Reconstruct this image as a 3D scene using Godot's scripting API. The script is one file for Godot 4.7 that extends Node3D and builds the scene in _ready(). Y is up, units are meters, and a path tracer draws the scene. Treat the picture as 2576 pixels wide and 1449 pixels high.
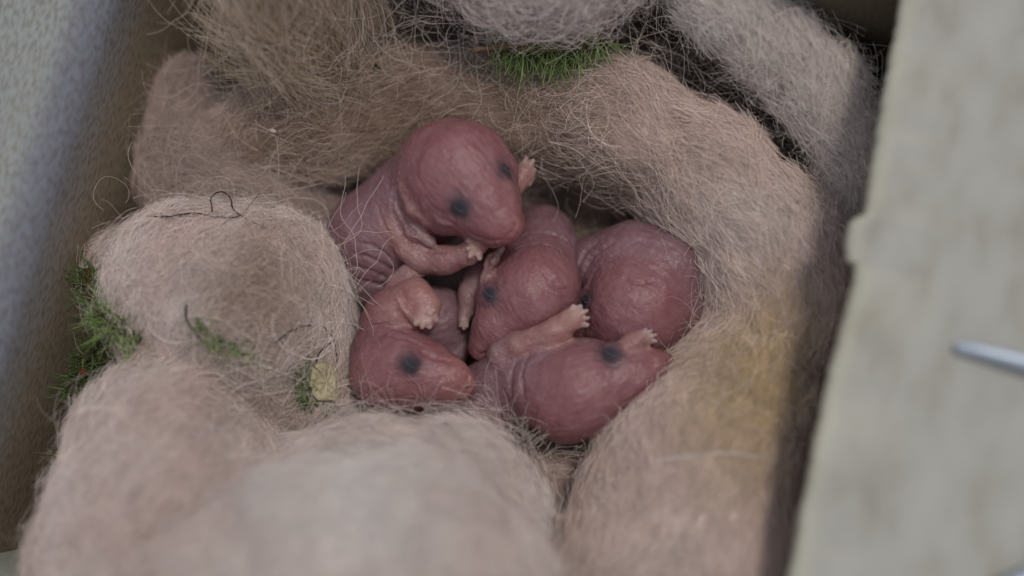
extends Node3D
# A litter of naked rodent pups in a wool nest inside a wooden nest box.
# Shapes are laid out in "nest units" (1 unit = 0.0516 mm): x right, y up and w towards
# the camera, which hangs D units above the plane w = 0. place() turns them into metres,
# with y straight up and the box walls along x and z.

const UNIT := 0.0000516
const D := 2400.0
const RIM_W1 := 400.0
const RIM_W2 := 560.0
const TILT := 7.0

var turn := Basis()
var floor_point := Vector3()
var camera_at := Vector3(0, 0, D)
var rng := RandomNumberGenerator.new()
var used := {}
var skin_mat: StandardMaterial3D
var paw_mat: StandardMaterial3D
var fibre_mat: StandardMaterial3D
var felt_mat: StandardMaterial3D
var plain_mat: StandardMaterial3D
var eye_mat: StandardMaterial3D
var board_mat: StandardMaterial3D
var cover_mat: StandardMaterial3D
var metal_mat: StandardMaterial3D
var short_fibres: Array = []
var curly_fibres: Array = []
var long_fibres: Array = []
var wool_blobs: Array = []


# ---------------------------------------------------------------- frames
func at(px: float, py: float, w: float) -> Vector3:
	var s := (D - w) / D
	return Vector3((px - 1288.0) * s, (724.5 - py) * s, w)


func shown(p: Vector3) -> Vector2:
	var s := D / (D - p.z)
	return Vector2(1288.0 + p.x * s, 724.5 - p.y * s)


func place(p: Vector3) -> Vector3:
	return turn * (p - floor_point) * UNIT


func back_from(v: Vector3) -> Vector3:
	return turn.inverse() * v / UNIT + floor_point


func on_height(px: float, py: float, y: float) -> Vector3:   # the point of height y behind that direction
	var o := place(camera_at)
	var d := place(at(px, py, 0)) - o
	return o + d * ((y - o.y) / d.y)


# ---------------------------------------------------------------- nodes
func numbered(called: String) -> String:
	var n: int = used.get(called, 0)
	used[called] = n + 1
	return called if n == 0 else "%s_%03d" % [called, n]


func thing(called: String, label: String, category: String, base: Vector3, group := "") -> Node3D:
	var o := Node3D.new()
	o.name = numbered(called)
	add_child(o)
	o.position = base
	o.set_meta("label", label)
	o.set_meta("category", category)
	if group:
		o.set_meta("group", group)
	return o


func part(called: String, mesh: Mesh, mat: Material, parent: Node3D) -> MeshInstance3D:
	var o := MeshInstance3D.new()
	var n := 0
	var nm := called
	while parent.has_node(NodePath(nm)):
		n += 1
		nm = "%s_%03d" % [called, n]
	o.name = nm
	o.mesh = mesh
	o.material_override = mat
	parent.add_child(o, true)
	return o


func array_mesh(v: PackedVector3Array, n: PackedVector3Array, c: PackedColorArray, i: PackedInt32Array) -> ArrayMesh:
	var a := []
	a.resize(Mesh.ARRAY_MAX)
	a[Mesh.ARRAY_VERTEX] = v
	a[Mesh.ARRAY_NORMAL] = n
	if c.size() == v.size():
		a[Mesh.ARRAY_COLOR] = c
	a[Mesh.ARRAY_INDEX] = i
	var m := ArrayMesh.new()
	m.add_surface_from_arrays(Mesh.PRIMITIVE_TRIANGLES, a)
	return m


# ---------------------------------------------------------------- blobs
class Blob:
	var a := PackedVector3Array()
	var b := PackedVector3Array()
	var ra := PackedFloat32Array()
	var rb := PackedFloat32Array()
	var kk := PackedFloat32Array()
	var cut := PackedByteArray()
	var col: Array[Color] = []
	var all := PackedInt32Array()
	var noise: FastNoiseLite
	var noise_amp := 0.0
	var fold: FastNoiseLite
	var fold_amp := 0.0
	var fx := Vector3.RIGHT
	var fy := Vector3.UP
	var fz := Vector3.BACK
	var spots: Array = []
	var cell := 5.0
	var verts := PackedVector3Array()
	var norms := PackedVector3Array()
	var colors := PackedColorArray()
	var index := PackedInt32Array()

	func add(p: Vector3, r: float, q: Vector3, s: float, k: float, c: Color, away := false) -> void:
		all.append(a.size())
		a.append(p)
		b.append(q)
		ra.append(r)
		rb.append(s)
		kk.append(k)
		col.append(c)
		cut.append(1 if away else 0)

	func prim(i: int, p: Vector3) -> float:
		var o := a[i]
		var ba := b[i] - o
		var pa := p - o
		var l := ba.length_squared()
		var t := clampf(pa.dot(ba) / l, 0.0, 1.0) if l > 0.01 else 0.0
		return (pa - ba * t).length() - lerpf(ra[i], rb[i], t)

	func raw(p: Vector3, of: PackedInt32Array) -> float:
		var d := 1e6
		for i in of:
			var o := a[i]
			var ba := b[i] - o
			var pa := p - o
			var l := ba.length_squared()
			var t := clampf(pa.dot(ba) / l, 0.0, 1.0) if l > 0.01 else 0.0
			var e := (pa - ba * t).length() - lerpf(ra[i], rb[i], t)
			var k := kk[i]
			if cut[i]:
				e = -e
				var h := maxf(k - absf(d - e), 0.0) / k
				d = maxf(d, e) + h * h * k * 0.25
			else:
				var h := maxf(k - absf(d - e), 0.0) / k
				d = minf(d, e) - h * h * k * 0.25
		return d

	func sd(p: Vector3, of: PackedInt32Array) -> float:
		var d := raw(p, of)
		if noise_amp > 0.0:
			d += noise.get_noise_3dv(p) * noise_amp
		if fold_amp > 0.0:
			d += fold.get_noise_3d(p.dot(fx) * 0.22, p.dot(fy), p.dot(fz) * 0.7) * fold_amp
		return d

	func color_of(p: Vector3) -> Color:
		var d := 1e6
		var c := col[0]
		for i in all:
			if cut[i]:
				continue
			var e := prim(i, p)
			var k := maxf(kk[i], 10.0)
			var t := smoothstep(0.0, 1.0, clampf(0.5 + 0.5 * (d - e) / k, 0.0, 1.0))
			c = c.lerp(col[i], t)
			d = minf(d, e)
		if noise and fold:
			var m := noise.get_noise_3dv(p * 1.3) * 0.16 + fold.get_noise_3dv(p * 0.9) * 0.08
			c = Color(c.r * (1.0 + m * 0.6), c.g * (1.0 + m * 1.3), c.b * (1.0 + m * 1.1))
		for s in spots:
			var f: float = (p - s[0]).length() / s[1]
			f += fold.get_noise_3dv(p * 0.5) * 0.22
			if f < 1.0:
				var t := 1.0 - f
				c = c.lerp(s[2], smoothstep(0.0, 1.0, t) * s[3])
		return c

	func cast(from: Vector3, towards: Vector3) -> Vector3:
		var p := from
		for i in 90:
			var d := sd(p, all)
			if d < 0.3:
				break
			p += towards * d * 0.7
			if p.distance_squared_to(from) > 4.0e6:
				return from + towards * 2000.0
		return p

	func gradient(p: Vector3, of: PackedInt32Array, h: float) -> Vector3:
		var g := Vector3(1, -1, -1) * sd(p + Vector3(h, -h, -h), of)
		g += Vector3(-1, -1, 1) * sd(p + Vector3(-h, -h, h), of)
		g += Vector3(-1, 1, -1) * sd(p + Vector3(-h, h, -h), of)
		g += Vector3(1, 1, 1) * sd(p + Vector3(h, h, h), of)
		return g

	func build() -> void:
		var lo := Vector3.ONE * 1e6
		var hi := -lo
		for i in all:
			if cut[i]:
				continue
			var r := Vector3.ONE * (maxf(ra[i], rb[i]) + noise_amp + fold_amp + 6.0 + kk[i] * 0.5)
			lo = lo.min(a[i] - r).min(b[i] - r)
			hi = hi.max(a[i] + r).max(b[i] + r)
		var per := 4
		var size := (hi - lo) / (cell * per)
		var bx := int(ceil(size.x))
		var by := int(ceil(size.y))
		var bz := int(ceil(size.z))
		var nx := bx * per + 1
		var ny := by * per + 1
		var nz := bz * per + 1
		var grid := PackedFloat32Array()
		grid.resize(nx * ny * nz)
		grid.fill(1e9)
		var at_cell := PackedInt32Array()
		at_cell.resize(nx * ny * nz)
		at_cell.fill(-1)
		var half := cell * per * 0.5
		var diag := half * 1.7321
		var sx := 1
		var sy := nx
		var sz := nx * ny
		var active: Array = []
		for z in bz:
			for y in by:
				for x in bx:
					var mid := lo + Vector3(x, y, z) * (cell * per) + Vector3.ONE * half
					var d := raw(mid, all)
					if absf(d) > diag * 1.25 + noise_amp + fold_amp + 2.0:
						continue
					var of := PackedInt32Array()
					for i in all:
						if prim(i, mid) < absf(d) + 2.0 * diag + kk[i]:
							of.append(i)
					if of.is_empty():
						continue
					active.append([x, y, z, of])
					for k in per + 1:
						for j in per + 1:
							var g := (z * per + k) * sz + (y * per + j) * sy + x * per
							for i in per + 1:
								if grid[g + i] > 1e8:
									grid[g + i] = sd(lo + Vector3(x * per + i, y * per + j, z * per + k) * cell, of)
		var where: PackedInt32Array = []
		for block in active:
			var of: PackedInt32Array = block[3]
			for k in per:
				for j in per:
					for i in per:
						var cx: int = block[0] * per + i
						var cy: int = block[1] * per + j
						var cz: int = block[2] * per + k
						var g := cz * sz + cy * sy + cx
						var v0 := grid[g]
						var v1 := grid[g + sx]
						var v2 := grid[g + sy]
						var v3 := grid[g + sx + sy]
						var v4 := grid[g + sz]
						var v5 := grid[g + sx + sz]
						var v6 := grid[g + sy + sz]
						var v7 := grid[g + sx + sy + sz]
						var neg := int(v0 < 0) + int(v1 < 0) + int(v2 < 0) + int(v3 < 0) + int(v4 < 0) + int(v5 < 0) + int(v6 < 0) + int(v7 < 0)
						if neg == 0 or neg == 8:
							continue
						var sum := Vector3.ZERO
						var n := 0.0
						if (v0 < 0) != (v1 < 0):
							sum += Vector3(v0 / (v0 - v1), 0, 0); n += 1.0
						if (v2 < 0) != (v3 < 0):
							sum += Vector3(v2 / (v2 - v3), 1, 0); n += 1.0
						if (v4 < 0) != (v5 < 0):
							sum += Vector3(v4 / (v4 - v5), 0, 1); n += 1.0
						if (v6 < 0) != (v7 < 0):
							sum += Vector3(v6 / (v6 - v7), 1, 1); n += 1.0
						if (v0 < 0) != (v2 < 0):
							sum += Vector3(0, v0 / (v0 - v2), 0); n += 1.0
						if (v1 < 0) != (v3 < 0):
							sum += Vector3(1, v1 / (v1 - v3), 0); n += 1.0
						if (v4 < 0) != (v6 < 0):
							sum += Vector3(0, v4 / (v4 - v6), 1); n += 1.0
						if (v5 < 0) != (v7 < 0):
							sum += Vector3(1, v5 / (v5 - v7), 1); n += 1.0
						if (v0 < 0) != (v4 < 0):
							sum += Vector3(0, 0, v0 / (v0 - v4)); n += 1.0
						if (v1 < 0) != (v5 < 0):
							sum += Vector3(1, 0, v1 / (v1 - v5)); n += 1.0
						if (v2 < 0) != (v6 < 0):
							sum += Vector3(0, 1, v2 / (v2 - v6)); n += 1.0
						if (v3 < 0) != (v7 < 0):
							sum += Vector3(1, 1, v3 / (v3 - v7)); n += 1.0
						var p := lo + (Vector3(cx, cy, cz) + sum / n) * cell
						var h := cell * 0.3
						var gr := gradient(p, of, h)
						var slope := gr.length() / (4.0 * h)
						var nn := gr.normalized()
						if slope > 0.3:
							var d := sd(p, of)
							p -= nn * clampf(d / slope, -cell * 0.5, cell * 0.5)
						at_cell[g] = verts.size()
						where.append(g)
						verts.append(p)
						norms.append(nn)
						colors.append(color_of(p))
		for g in where:
			var inside := grid[g] < 0
			if (grid[g + sx] < 0) != inside and g >= sy + sz:
				quad(at_cell[g], at_cell[g - sy], at_cell[g - sy - sz], at_cell[g - sz])
			if (grid[g + sy] < 0) != inside and g >= sx + sz:
				quad(at_cell[g], at_cell[g - sx], at_cell[g - sx - sz], at_cell[g - sz])
			if (grid[g + sz] < 0) != inside and g >= sx + sy:
				quad(at_cell[g], at_cell[g - sx], at_cell[g - sx - sy], at_cell[g - sy])

	func quad(p: int, q: int, r: int, s: int) -> void:
		if p < 0 or q < 0 or r < 0 or s < 0:
			return
		var n := norms[p] + norms[q] + norms[r] + norms[s]
		var f := (verts[r] - verts[p]).cross(verts[s] - verts[q])
		if f.dot(n) < 0.0:
			index.append_array(PackedInt32Array([p, q, r, p, r, s]))
		else:
			index.append_array(PackedInt32Array([p, r, q, p, s, r]))


func blob_mesh(bl: Blob, base: Vector3) -> ArrayMesh:
	var v := PackedVector3Array()
	var n := PackedVector3Array()
	v.resize(bl.verts.size())
	n.resize(bl.verts.size())
	for i in v.size():
		v[i] = place(bl.verts[i]) - base
		n[i] = turn * bl.norms[i]
	return array_mesh(v, n, bl.colors, bl.index)


func chain(bl: Blob, k: float, c: Color, pts: Array, away := false) -> void:   # pts: rows of px, py, w, radius
	for i in maxi(pts.size() - 1, 1):
		var p: Array = pts[i]
		var q: Array = pts[mini(i + 1, pts.size() - 1)]
		bl.add(at(p[0], p[1], p[2]), p[3] * (D - p[2]) / D, at(q[0], q[1], q[2]), q[3] * (D - q[2]) / D, k if i == 0 else maxf(k, 20.0) if not away else k, c, away)


func surface_at(bl: Blob, px: float, py: float) -> Vector3:   # the first surface met looking down into the nest there
	var from := at(px, py, 700)
	var best := Vector3(0, 0, -1e6)
	for one in [bl] if bl not in wool_blobs else wool_blobs:
		var p: Vector3 = one.cast(from, (from - camera_at).normalized())
		if p.z > best.z:
			best = p
	if best.z < -700:
		print("no surface at ", px, " ", py)
		return at(px, py, 0)
	return best


# ---------------------------------------------------------------- threads of wool
func tube(pts: PackedVector3Array, r0: float, r1: float, sides: int, v: PackedVector3Array, n: PackedVector3Array, idx: PackedInt32Array) -> void:
	var side := Vector3.ZERO
	var start := v.size()
	for i in pts.size():
		var t := (pts[mini(i + 1, pts.size() - 1)] - pts[maxi(i - 1, 0)]).normalized()
		if side == Vector3.ZERO:
			side = t.cross(Vector3(0.31, 0.82, 0.47)).normalized()
		side = (side - t * side.dot(t)).normalized()
		var other := t.cross(side)
		var f := float(i) / (pts.size() - 1)
		var r := lerpf(r0, r1, f)
		for s in sides:
			var ang := TAU * s / sides
			var o := side * cos(ang) + other * sin(ang)
			v.append(pts[i] + o * r)
			n.append(o)
	for i in pts.size() - 1:
		for s in sides:
			var p := start + i * sides + s
			var q := start + i * sides + (s + 1) % sides
			idx.append_array(PackedInt32Array([p, p + sides, q, q, p + sides, q + sides]))


func fibre_shape(length: float, r: float, steps: int, curl: float, lift: float, loop := 0.0, bow := 0.0) -> ArrayMesh:
	var pts := PackedVector3Array()
	var p := Vector3.ZERO
	var ang := 0.0
	var bend := rng.randf_range(-curl, curl)
	var turning := rng.randf_range(0.4, 1.5) * loop * (1.0 if rng.randf() < 0.5 else -1.0)
	var rise := 0.0
	for i in steps + 1:
		pts.append(p)
		bend = lerpf(bend, rng.randf_range(-curl, curl), 0.45)
		ang += bend + turning
		rise = lerpf(rise, rng.randf_range(-lift, lift), 0.4)
		p += Vector3(cos(ang), rise, sin(ang)) * (length / steps)
	var mid := Vector3.ZERO
	for q in pts:
		mid += q / pts.size()
	var along := (pts[pts.size() - 1] - pts[0])
	var yaw := atan2(along.z, along.x)
	var fix := Basis(Vector3.UP, yaw)
	for i in pts.size():
		pts[i] = fix * (pts[i] - mid)
		if bow > 0.0:
			pts[i].y -= (pts[i].x * pts[i].x - length * length * 0.06) / (2.0 * bow)
	var v := PackedVector3Array()
	var n := PackedVector3Array()
	var idx := PackedInt32Array()
	tube(pts, r, r * 0.7, 3, v, n, idx)
	return array_mesh(v, n, PackedColorArray(), idx)


# Lays fibres over a blob: flow(p, normal) gives the direction of the lay, tint(p) the colour.
func lay_fibres(called: String, bl: Blob, base: Vector3, parent: Node3D, shapes: Array, count: int, opt: Dictionary, tint: Callable, flow = null) -> void:
	var cum := PackedFloat32Array()
	var tri := PackedInt32Array()
	var total := 0.0
	for t in range(0, bl.index.size(), 3):
		var p := bl.verts[bl.index[t]]
		var s := shown(p)
		if s.x < -160 or s.x > 2736 or s.y < -200 or s.y > 1640 or p.z > D - 300:
			continue
		var nn := bl.norms[bl.index[t]]
		if nn.dot((camera_at - p).normalized()) < -0.4:
			continue
		var ar := (bl.verts[bl.index[t + 1]] - p).cross(bl.verts[bl.index[t + 2]] - p).length() * 0.5
		total += ar
		cum.append(total)
		tri.append(t)
	if tri.is_empty():
		return
	var spread: float = opt.get("spread", 0.6)
	var lift: float = opt.get("lift", 4.0)
	var tip: float = opt.get("tip", 0.05)
	var lay: float = opt.get("lay", 0.0)
	var vary: float = opt.get("vary", 0.11)
	var each := ceili(float(count) / shapes.size())
	for shape in shapes:
		var mm := MultiMesh.new()
		mm.transform_format = MultiMesh.TRANSFORM_3D
		mm.use_colors = true
		mm.mesh = shape
		mm.instance_count = each
		var buf := PackedFloat32Array()
		buf.resize(each * 16)
		for i in each:
			var t := tri[mini(cum.bsearch(rng.randf() * total), tri.size() - 1)]
			var u := sqrt(rng.randf())
			var w := rng.randf()
			var p := bl.verts[bl.index[t]] * (1.0 - u) + bl.verts[bl.index[t + 1]] * (u * (1.0 - w)) + bl.verts[bl.index[t + 2]] * (u * w)
			var n := bl.norms[bl.index[t]]
			var f: Vector3
			if flow != null:
				f = flow.call(p)
			else:
				var best := 1e9
				for k in bl.all:
					if bl.cut[k] == 0:
						var e := bl.prim(k, p)
						if e < best and bl.a[k].distance_squared_to(bl.b[k]) > 1.0:
							best = e
							f = bl.b[k] - bl.a[k]
			f = f - n * f.dot(n)
			if f.length_squared() < 1e-4:
				f = n.cross(Vector3(0.3, 0.5, 0.8))
			var swirl := lock_noise.get_noise_3dv(p) * 1.1 + fleck_noise.get_noise_3dv(p * 0.5) * 0.5
			f = f.normalized().rotated(n, lay + swirl + rng.randfn(0.0, spread))
			var z := f.cross(n)
			var pitch := rng.randfn(0.0, tip)
			var x := f * cos(pitch) + n * sin(pitch)
			var y := z.cross(x)
			var s := rng.randf_range(0.6, 1.35)
			p += n * lift * rng.randf_range(-0.3, 1.0) * rng.randf()
			var c: Color = tint.call(p)
			var br := exp(rng.randfn(0.0, vary))
			var bs := turn * Basis(x, y, z)
			bs.x *= s * UNIT
			bs.y *= UNIT * lerpf(s, 1.0, 0.5)
			bs.z *= UNIT * lerpf(s, 1.0, 0.5)
			var o := place(p) - base
			var g := i * 16
			buf[g] = bs.x.x; buf[g + 1] = bs.y.x; buf[g + 2] = bs.z.x; buf[g + 3] = o.x
			buf[g + 4] = bs.x.y; buf[g + 5] = bs.y.y; buf[g + 6] = bs.z.y; buf[g + 7] = o.y
			buf[g + 8] = bs.x.z; buf[g + 9] = bs.y.z; buf[g + 10] = bs.z.z; buf[g + 11] = o.z
			buf[g + 12] = c.r * br; buf[g + 13] = c.g * br; buf[g + 14] = c.b * br; buf[g + 15] = 1.0
		mm.buffer = buf
		var o3 := MultiMeshInstance3D.new()
		var nm := called
		var k2 := 0
		while parent.has_node(NodePath(nm)):
			k2 += 1
			nm = "%s_%03d" % [called, k2]
		o3.name = nm
		o3.multimesh = mm
		o3.material_override = fibre_mat
		o3.set_meta("kind", "stuff")
		parent.add_child(o3, true)


func smooth_path(pts: Array, per := 8, wob := 0.0) -> PackedVector3Array:
	var c := Curve3D.new()
	for i in pts.size():
		var p: Vector3 = pts[i]
		var t: Vector3 = (pts[mini(i + 1, pts.size() - 1)] - pts[maxi(i - 1, 0)]) / 6.0
		c.add_point(p, -t, t)
	var out := PackedVector3Array()
	var n := (pts.size() - 1) * per
	for i in n + 1:
		var f := float(i) / per
		out.append(c.samplef(f) + Vector3(rng.randfn(0, wob), rng.randfn(0, wob), rng.randfn(0, wob)))
	return out


func to_metres(v: PackedVector3Array, base: Vector3) -> void:
	for i in v.size():
		v[i] = place(v[i]) - base


func strand_mesh(paths: Array, r: float, base: Vector3, sides := 4, taper := 0.6) -> ArrayMesh:
	var v := PackedVector3Array()
	var n := PackedVector3Array()
	var idx := PackedInt32Array()
	for pts in paths:
		tube(pts, r, r * taper, sides, v, n, idx)
	to_metres(v, base)
	for i in n.size():
		n[i] = turn * n[i]
	return array_mesh(v, n, PackedColorArray(), idx)


# ---------------------------------------------------------------- materials
func noise_of(kind: int, freq: float, octaves: int, sd := 1) -> FastNoiseLite:
	var f := FastNoiseLite.new()
	f.noise_type = kind
	f.frequency = freq
	f.fractal_octaves = octaves
	f.seed = sd
	return f


func noise_tex(f: FastNoiseLite, size: int, ramp: Array, normal := 0.0) -> NoiseTexture2D:
	var t := NoiseTexture2D.new()
	t.width = size
	t.height = size
	t.seamless = true
	t.noise = f
	if normal > 0.0:
		t.as_normal_map = true
		t.bump_strength = normal
	elif ramp.size():
		var g := Gradient.new()
		g.offsets = PackedFloat32Array(ramp[0])
		g.colors = PackedColorArray(ramp[1])
		t.color_ramp = g
	return t


func mat(rough: float, spec := 0.5) -> StandardMaterial3D:
	var m := StandardMaterial3D.new()
	m.roughness = rough
	m.metallic_specular = spec
	return m


func make_materials() -> void:
	skin_mat = mat(0.43, 0.5)
	skin_mat.vertex_color_use_as_albedo = true
	skin_mat.subsurf_scatter_enabled = true
	skin_mat.subsurf_scatter_strength = 0.27
	skin_mat.normal_enabled = true
	skin_mat.normal_texture = noise_tex(noise_of(FastNoiseLite.TYPE_SIMPLEX_SMOOTH, 0.012, 3, 5), 512, [], 14.0)
	skin_mat.normal_scale = 0.85
	skin_mat.uv1_triplanar = true
	skin_mat.uv1_scale = Vector3(190, 520, 340)
	eye_mat = mat(0.55, 0.25)
	eye_mat.vertex_color_use_as_albedo = true
	fibre_mat = mat(0.75, 0.35)
	fibre_mat.vertex_color_use_as_albedo = true
	felt_mat = mat(1.0, 0.1)
	felt_mat.vertex_color_use_as_albedo = true
	plain_mat = mat(0.85, 0.3)
	plain_mat.vertex_color_use_as_albedo = true
	board_mat = mat(0.85, 0.3)
	board_mat.vertex_color_use_as_albedo = true
	board_mat.albedo_texture = noise_tex(noise_of(FastNoiseLite.TYPE_SIMPLEX_SMOOTH, 0.012, 5, 11), 1024, [[0.0, 0.35, 0.5, 0.68, 1.0], [Color(0.76, 0.73, 0.69), Color(0.89, 0.87, 0.84), Color(0.94, 0.93, 0.92), Color(0.98, 0.975, 0.97), Color(1, 1, 1)]])
	board_mat.normal_enabled = true
	board_mat.normal_texture = noise_tex(noise_of(FastNoiseLite.TYPE_SIMPLEX_SMOOTH, 0.02, 4, 12), 1024, [], 5.0)
	board_mat.normal_scale = 0.2
	board_mat.uv1_triplanar = true
	board_mat.uv1_scale = Vector3(140, 130, 52)
	cover_mat = mat(0.8, 0.35)
	cover_mat.vertex_color_use_as_albedo = true
	cover_mat.albedo_texture = noise_tex(noise_of(FastNoiseLite.TYPE_SIMPLEX_SMOOTH, 0.006, 5, 21), 1024, [[0.0, 0.4, 0.6, 1.0], [Color(0.87, 0.86, 0.84), Color(0.95, 0.945, 0.94), Color(0.97, 0.97, 0.97), Color(1, 1, 1)]])
	cover_mat.normal_enabled = true
	cover_mat.normal_texture = noise_tex(noise_of(FastNoiseLite.TYPE_SIMPLEX_SMOOTH, 0.02, 4, 22), 1024, [], 2.0)
	cover_mat.normal_scale = 0.2
	cover_mat.uv1_triplanar = true
	cover_mat.uv1_scale = Vector3(26, 26, 14)
	metal_mat = mat(0.45, 0.5)
	metal_mat.metallic = 0.5
	metal_mat.albedo_color = Color(0.70, 0.74, 0.80)
	for i in 5:
		short_fibres.append(fibre_shape(135.0, 0.52, 7, 0.26, 0.07, 0.0, 260.0))
	for i in 5:
		curly_fibres.append(fibre_shape(220.0, 0.37, 18, 0.30, 0.18, 0.12, 300.0))
	for i in 4:
		long_fibres.append(fibre_shape(330.0, 0.44, 22, 0.24, 0.16, 0.07, 400.0))


# ---------------------------------------------------------------- the box
func extrude(profile: Array, z0: float, z1: float, steps: int, tones: Array, wob: float, f: FastNoiseLite) -> ArrayMesh:
	var st := SurfaceTool.new()
	st.begin(Mesh.PRIMITIVE_TRIANGLES)
	var n := profile.size()
	for s in steps:
		for i in n:
			var j := (i + 1) % n
			var quad: Array = []
			for e in [[i, s], [i, s + 1], [j, s + 1], [j, s]]:
				var p: Vector2 = profile[e[0]]
				var z := lerpf(z0, z1, float(e[1]) / steps)
				var q := Vector3(p.x, p.y, z)
				q.x += f.get_noise_3d(p.x * 9000.0, p.y * 9000.0, z * 9000.0) * wob
				q.y += f.get_noise_3d(p.x * 9000.0 + 900.0, p.y * 9000.0, z * 9000.0) * wob
				quad.append([q, tones[e[0]]])
			st.set_smooth_group(0 if i < n - 3 else -1)
			for k in [0, 1, 2, 0, 2, 3]:
				st.set_color(quad[k][1])
				st.add_vertex(quad[k][0])
	for side in [0, 1]:
		var poly := PackedVector2Array(profile)
		var tri := Geometry2D.triangulate_polygon(poly)
		st.set_smooth_group(-1)
		for k in tri:
			st.set_color(tones[k])
			st.add_vertex(Vector3(poly[k].x, poly[k].y, z0 if side == 0 else z1))
	st.generate_normals()
	return st.commit()


func build_box() -> void:
	var rim := place(at(2270, 0, RIM_W1)).y
	var xl := place(at(385, 150, -40)).x
	var zb := on_height(2200, -50, rim).z
	var zf := on_height(50, 1492, rim).z
	var xr := on_height(2100, 860, rim).x + 0.011
	var box := thing("nest_box", "old grey wooden nest box with open top holding the wool nest", "nest box", Vector3.ZERO)
	var f := noise_of(FastNoiseLite.TYPE_SIMPLEX_SMOOTH, 0.02, 3, 3)
	var brown := Color(0.30, 0.25, 0.185)
	var grey := Color(0.225, 0.235, 0.285)  # bluish grey of the worn rim, with skylight on its curve painted in
	var cream := Color(0.32, 0.335, 0.34)
	var prof: Array = [Vector2(xl - 0.02, rim), Vector2(xl - 0.02, 0)]
	var tones: Array = [cream, brown]
	for k in 7:
		prof.append(Vector2(xl, (rim - 0.0042) * k / 6.0))
		tones.append(brown if k < 6 else brown.lerp(grey, 0.7))
	for k in 5:
		var an := PI * 0.5 * (k + 1) / 5.0
		prof.append(Vector2(xl - 0.0042 * (1.0 - cos(an)), rim - 0.0042 * (1.0 - sin(an))))
		tones.append(grey.lerp(cream, 0.0 if k < 3 else (k - 2) / 2.0))
	prof.append(Vector2(xl - 0.007, rim + 0.0003))
	tones.append(cream)
	part("side_board", extrude(prof, zb - 0.012, zf + 0.012, 40, tones, 0.0003, f), board_mat, box)
	var dark := Color(0.16, 0.14, 0.12)
	var b := BoxMesh.new()
	b.size = Vector3(xr - xl - 0.0004, rim - 0.0006, 0.012)
	var back := part("back_board", b, tinted(board_mat, Color(0.42, 0.38, 0.33)), box)
	back.position = Vector3((xl + xr) / 2, (rim - 0.0006) / 2, zb - 0.006)
	b = BoxMesh.new()
	b.size = Vector3(xr - xl - 0.0004, rim - 0.001, 0.012)
	var front := part("front_board", b, tinted(cover_mat, Color(0.74, 0.75, 0.71)), box)
	front.position = Vector3((xl + xr) / 2, (rim - 0.001) / 2, zf + 0.0062)
	b = BoxMesh.new()
	b.size = Vector3(0.016, rim - 0.0082, zf - zb + 0.024)
	var other := part("side_board", b, tinted(board_mat, Color(0.45, 0.4, 0.35)), box)
	other.position = Vector3(xr + 0.008, (rim - 0.0082) / 2, (zf + zb) / 2)
	b = BoxMesh.new()
	b.size = Vector3(xr - xl + 0.036, 0.012, zf - zb + 0.024)
	var low := part("floor_board", b, tinted(board_mat, Color(0.4, 0.36, 0.3)), box)
	low.position = Vector3((xl + xr) / 2 - 0.002, -0.0062, (zf + zb) / 2)
	# the pale plank along the right: a worn inner edge with a chip, extruded downwards
	var edge: Array = []
	for p in [[2420, -760], [2300, -200], [2262, 40], [2236, 180], [2214, 300], [2194, 430], [2182, 500], [2172, 535], [2142, 552], [2134, 600], [2134, 650], [2152, 666], [2146, 720], [2128, 790], [2106, 870], [2074, 1000], [2042, 1160], [2012, 1320], [1984, 1470], [1955, 1620], [1930, 1780]]:
		var q := on_height(p[0], p[1], rim)
		edge.append(Vector2(q.x, q.z))
	part("cover_board", plank(edge, rim, f), cover_mat, box)
	# bright wire nails lying on the plank
	nail(box, [on_height(2398, 872, rim) + Vector3(0, 0.0006, 0), on_height(2450, 884, rim) + Vector3(0, 0.0011, 0), on_height(2530, 905, rim) + Vector3(0, 0.0014, 0), on_height(2640, 936, rim) + Vector3(0, 0.0016, 0), on_height(2760, 975, rim) + Vector3(0, 0.0017, 0)], 0.00092)
	nail(box, [on_height(2452, 1520, rim) + Vector3(0, 0.001, 0), on_height(2520, 1474, rim) + Vector3(0, 0.0012, 0), on_height(2600, 1440, rim) + Vector3(0, 0.0014, 0), on_height(2720, 1412, rim) + Vector3(0, 0.0015, 0)], 0.0012)


func tinted(m: StandardMaterial3D, c: Color) -> StandardMaterial3D:
	var n: StandardMaterial3D = m.duplicate()
	n.vertex_color_use_as_albedo = false
	n.albedo_color = c
	return n


func nail(box: Node3D, pts: Array, r: float) -> void:
	var v := PackedVector3Array()
	var n := PackedVector3Array()
	var idx := PackedInt32Array()
	var path := smooth_path(pts, 6)
	tube(path, r * 0.62, r * 1.05, 12, v, n, idx)
	for s in 12:   # blunt tapered tip
		v[s] = path[0] + (v[s] - path[0]) * 0.35
		v[12 + s] = path[1] + (v[12 + s] - path[1]) * 0.8
	v.append(path[0])
	n.append((path[0] - path[1]).normalized())
	for s in 12:
		idx.append_array(PackedInt32Array([v.size() - 1, s, (s + 1) % 12]))
	part("nail", array_mesh(v, n, PackedColorArray(), idx), metal_mat, box)


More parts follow.
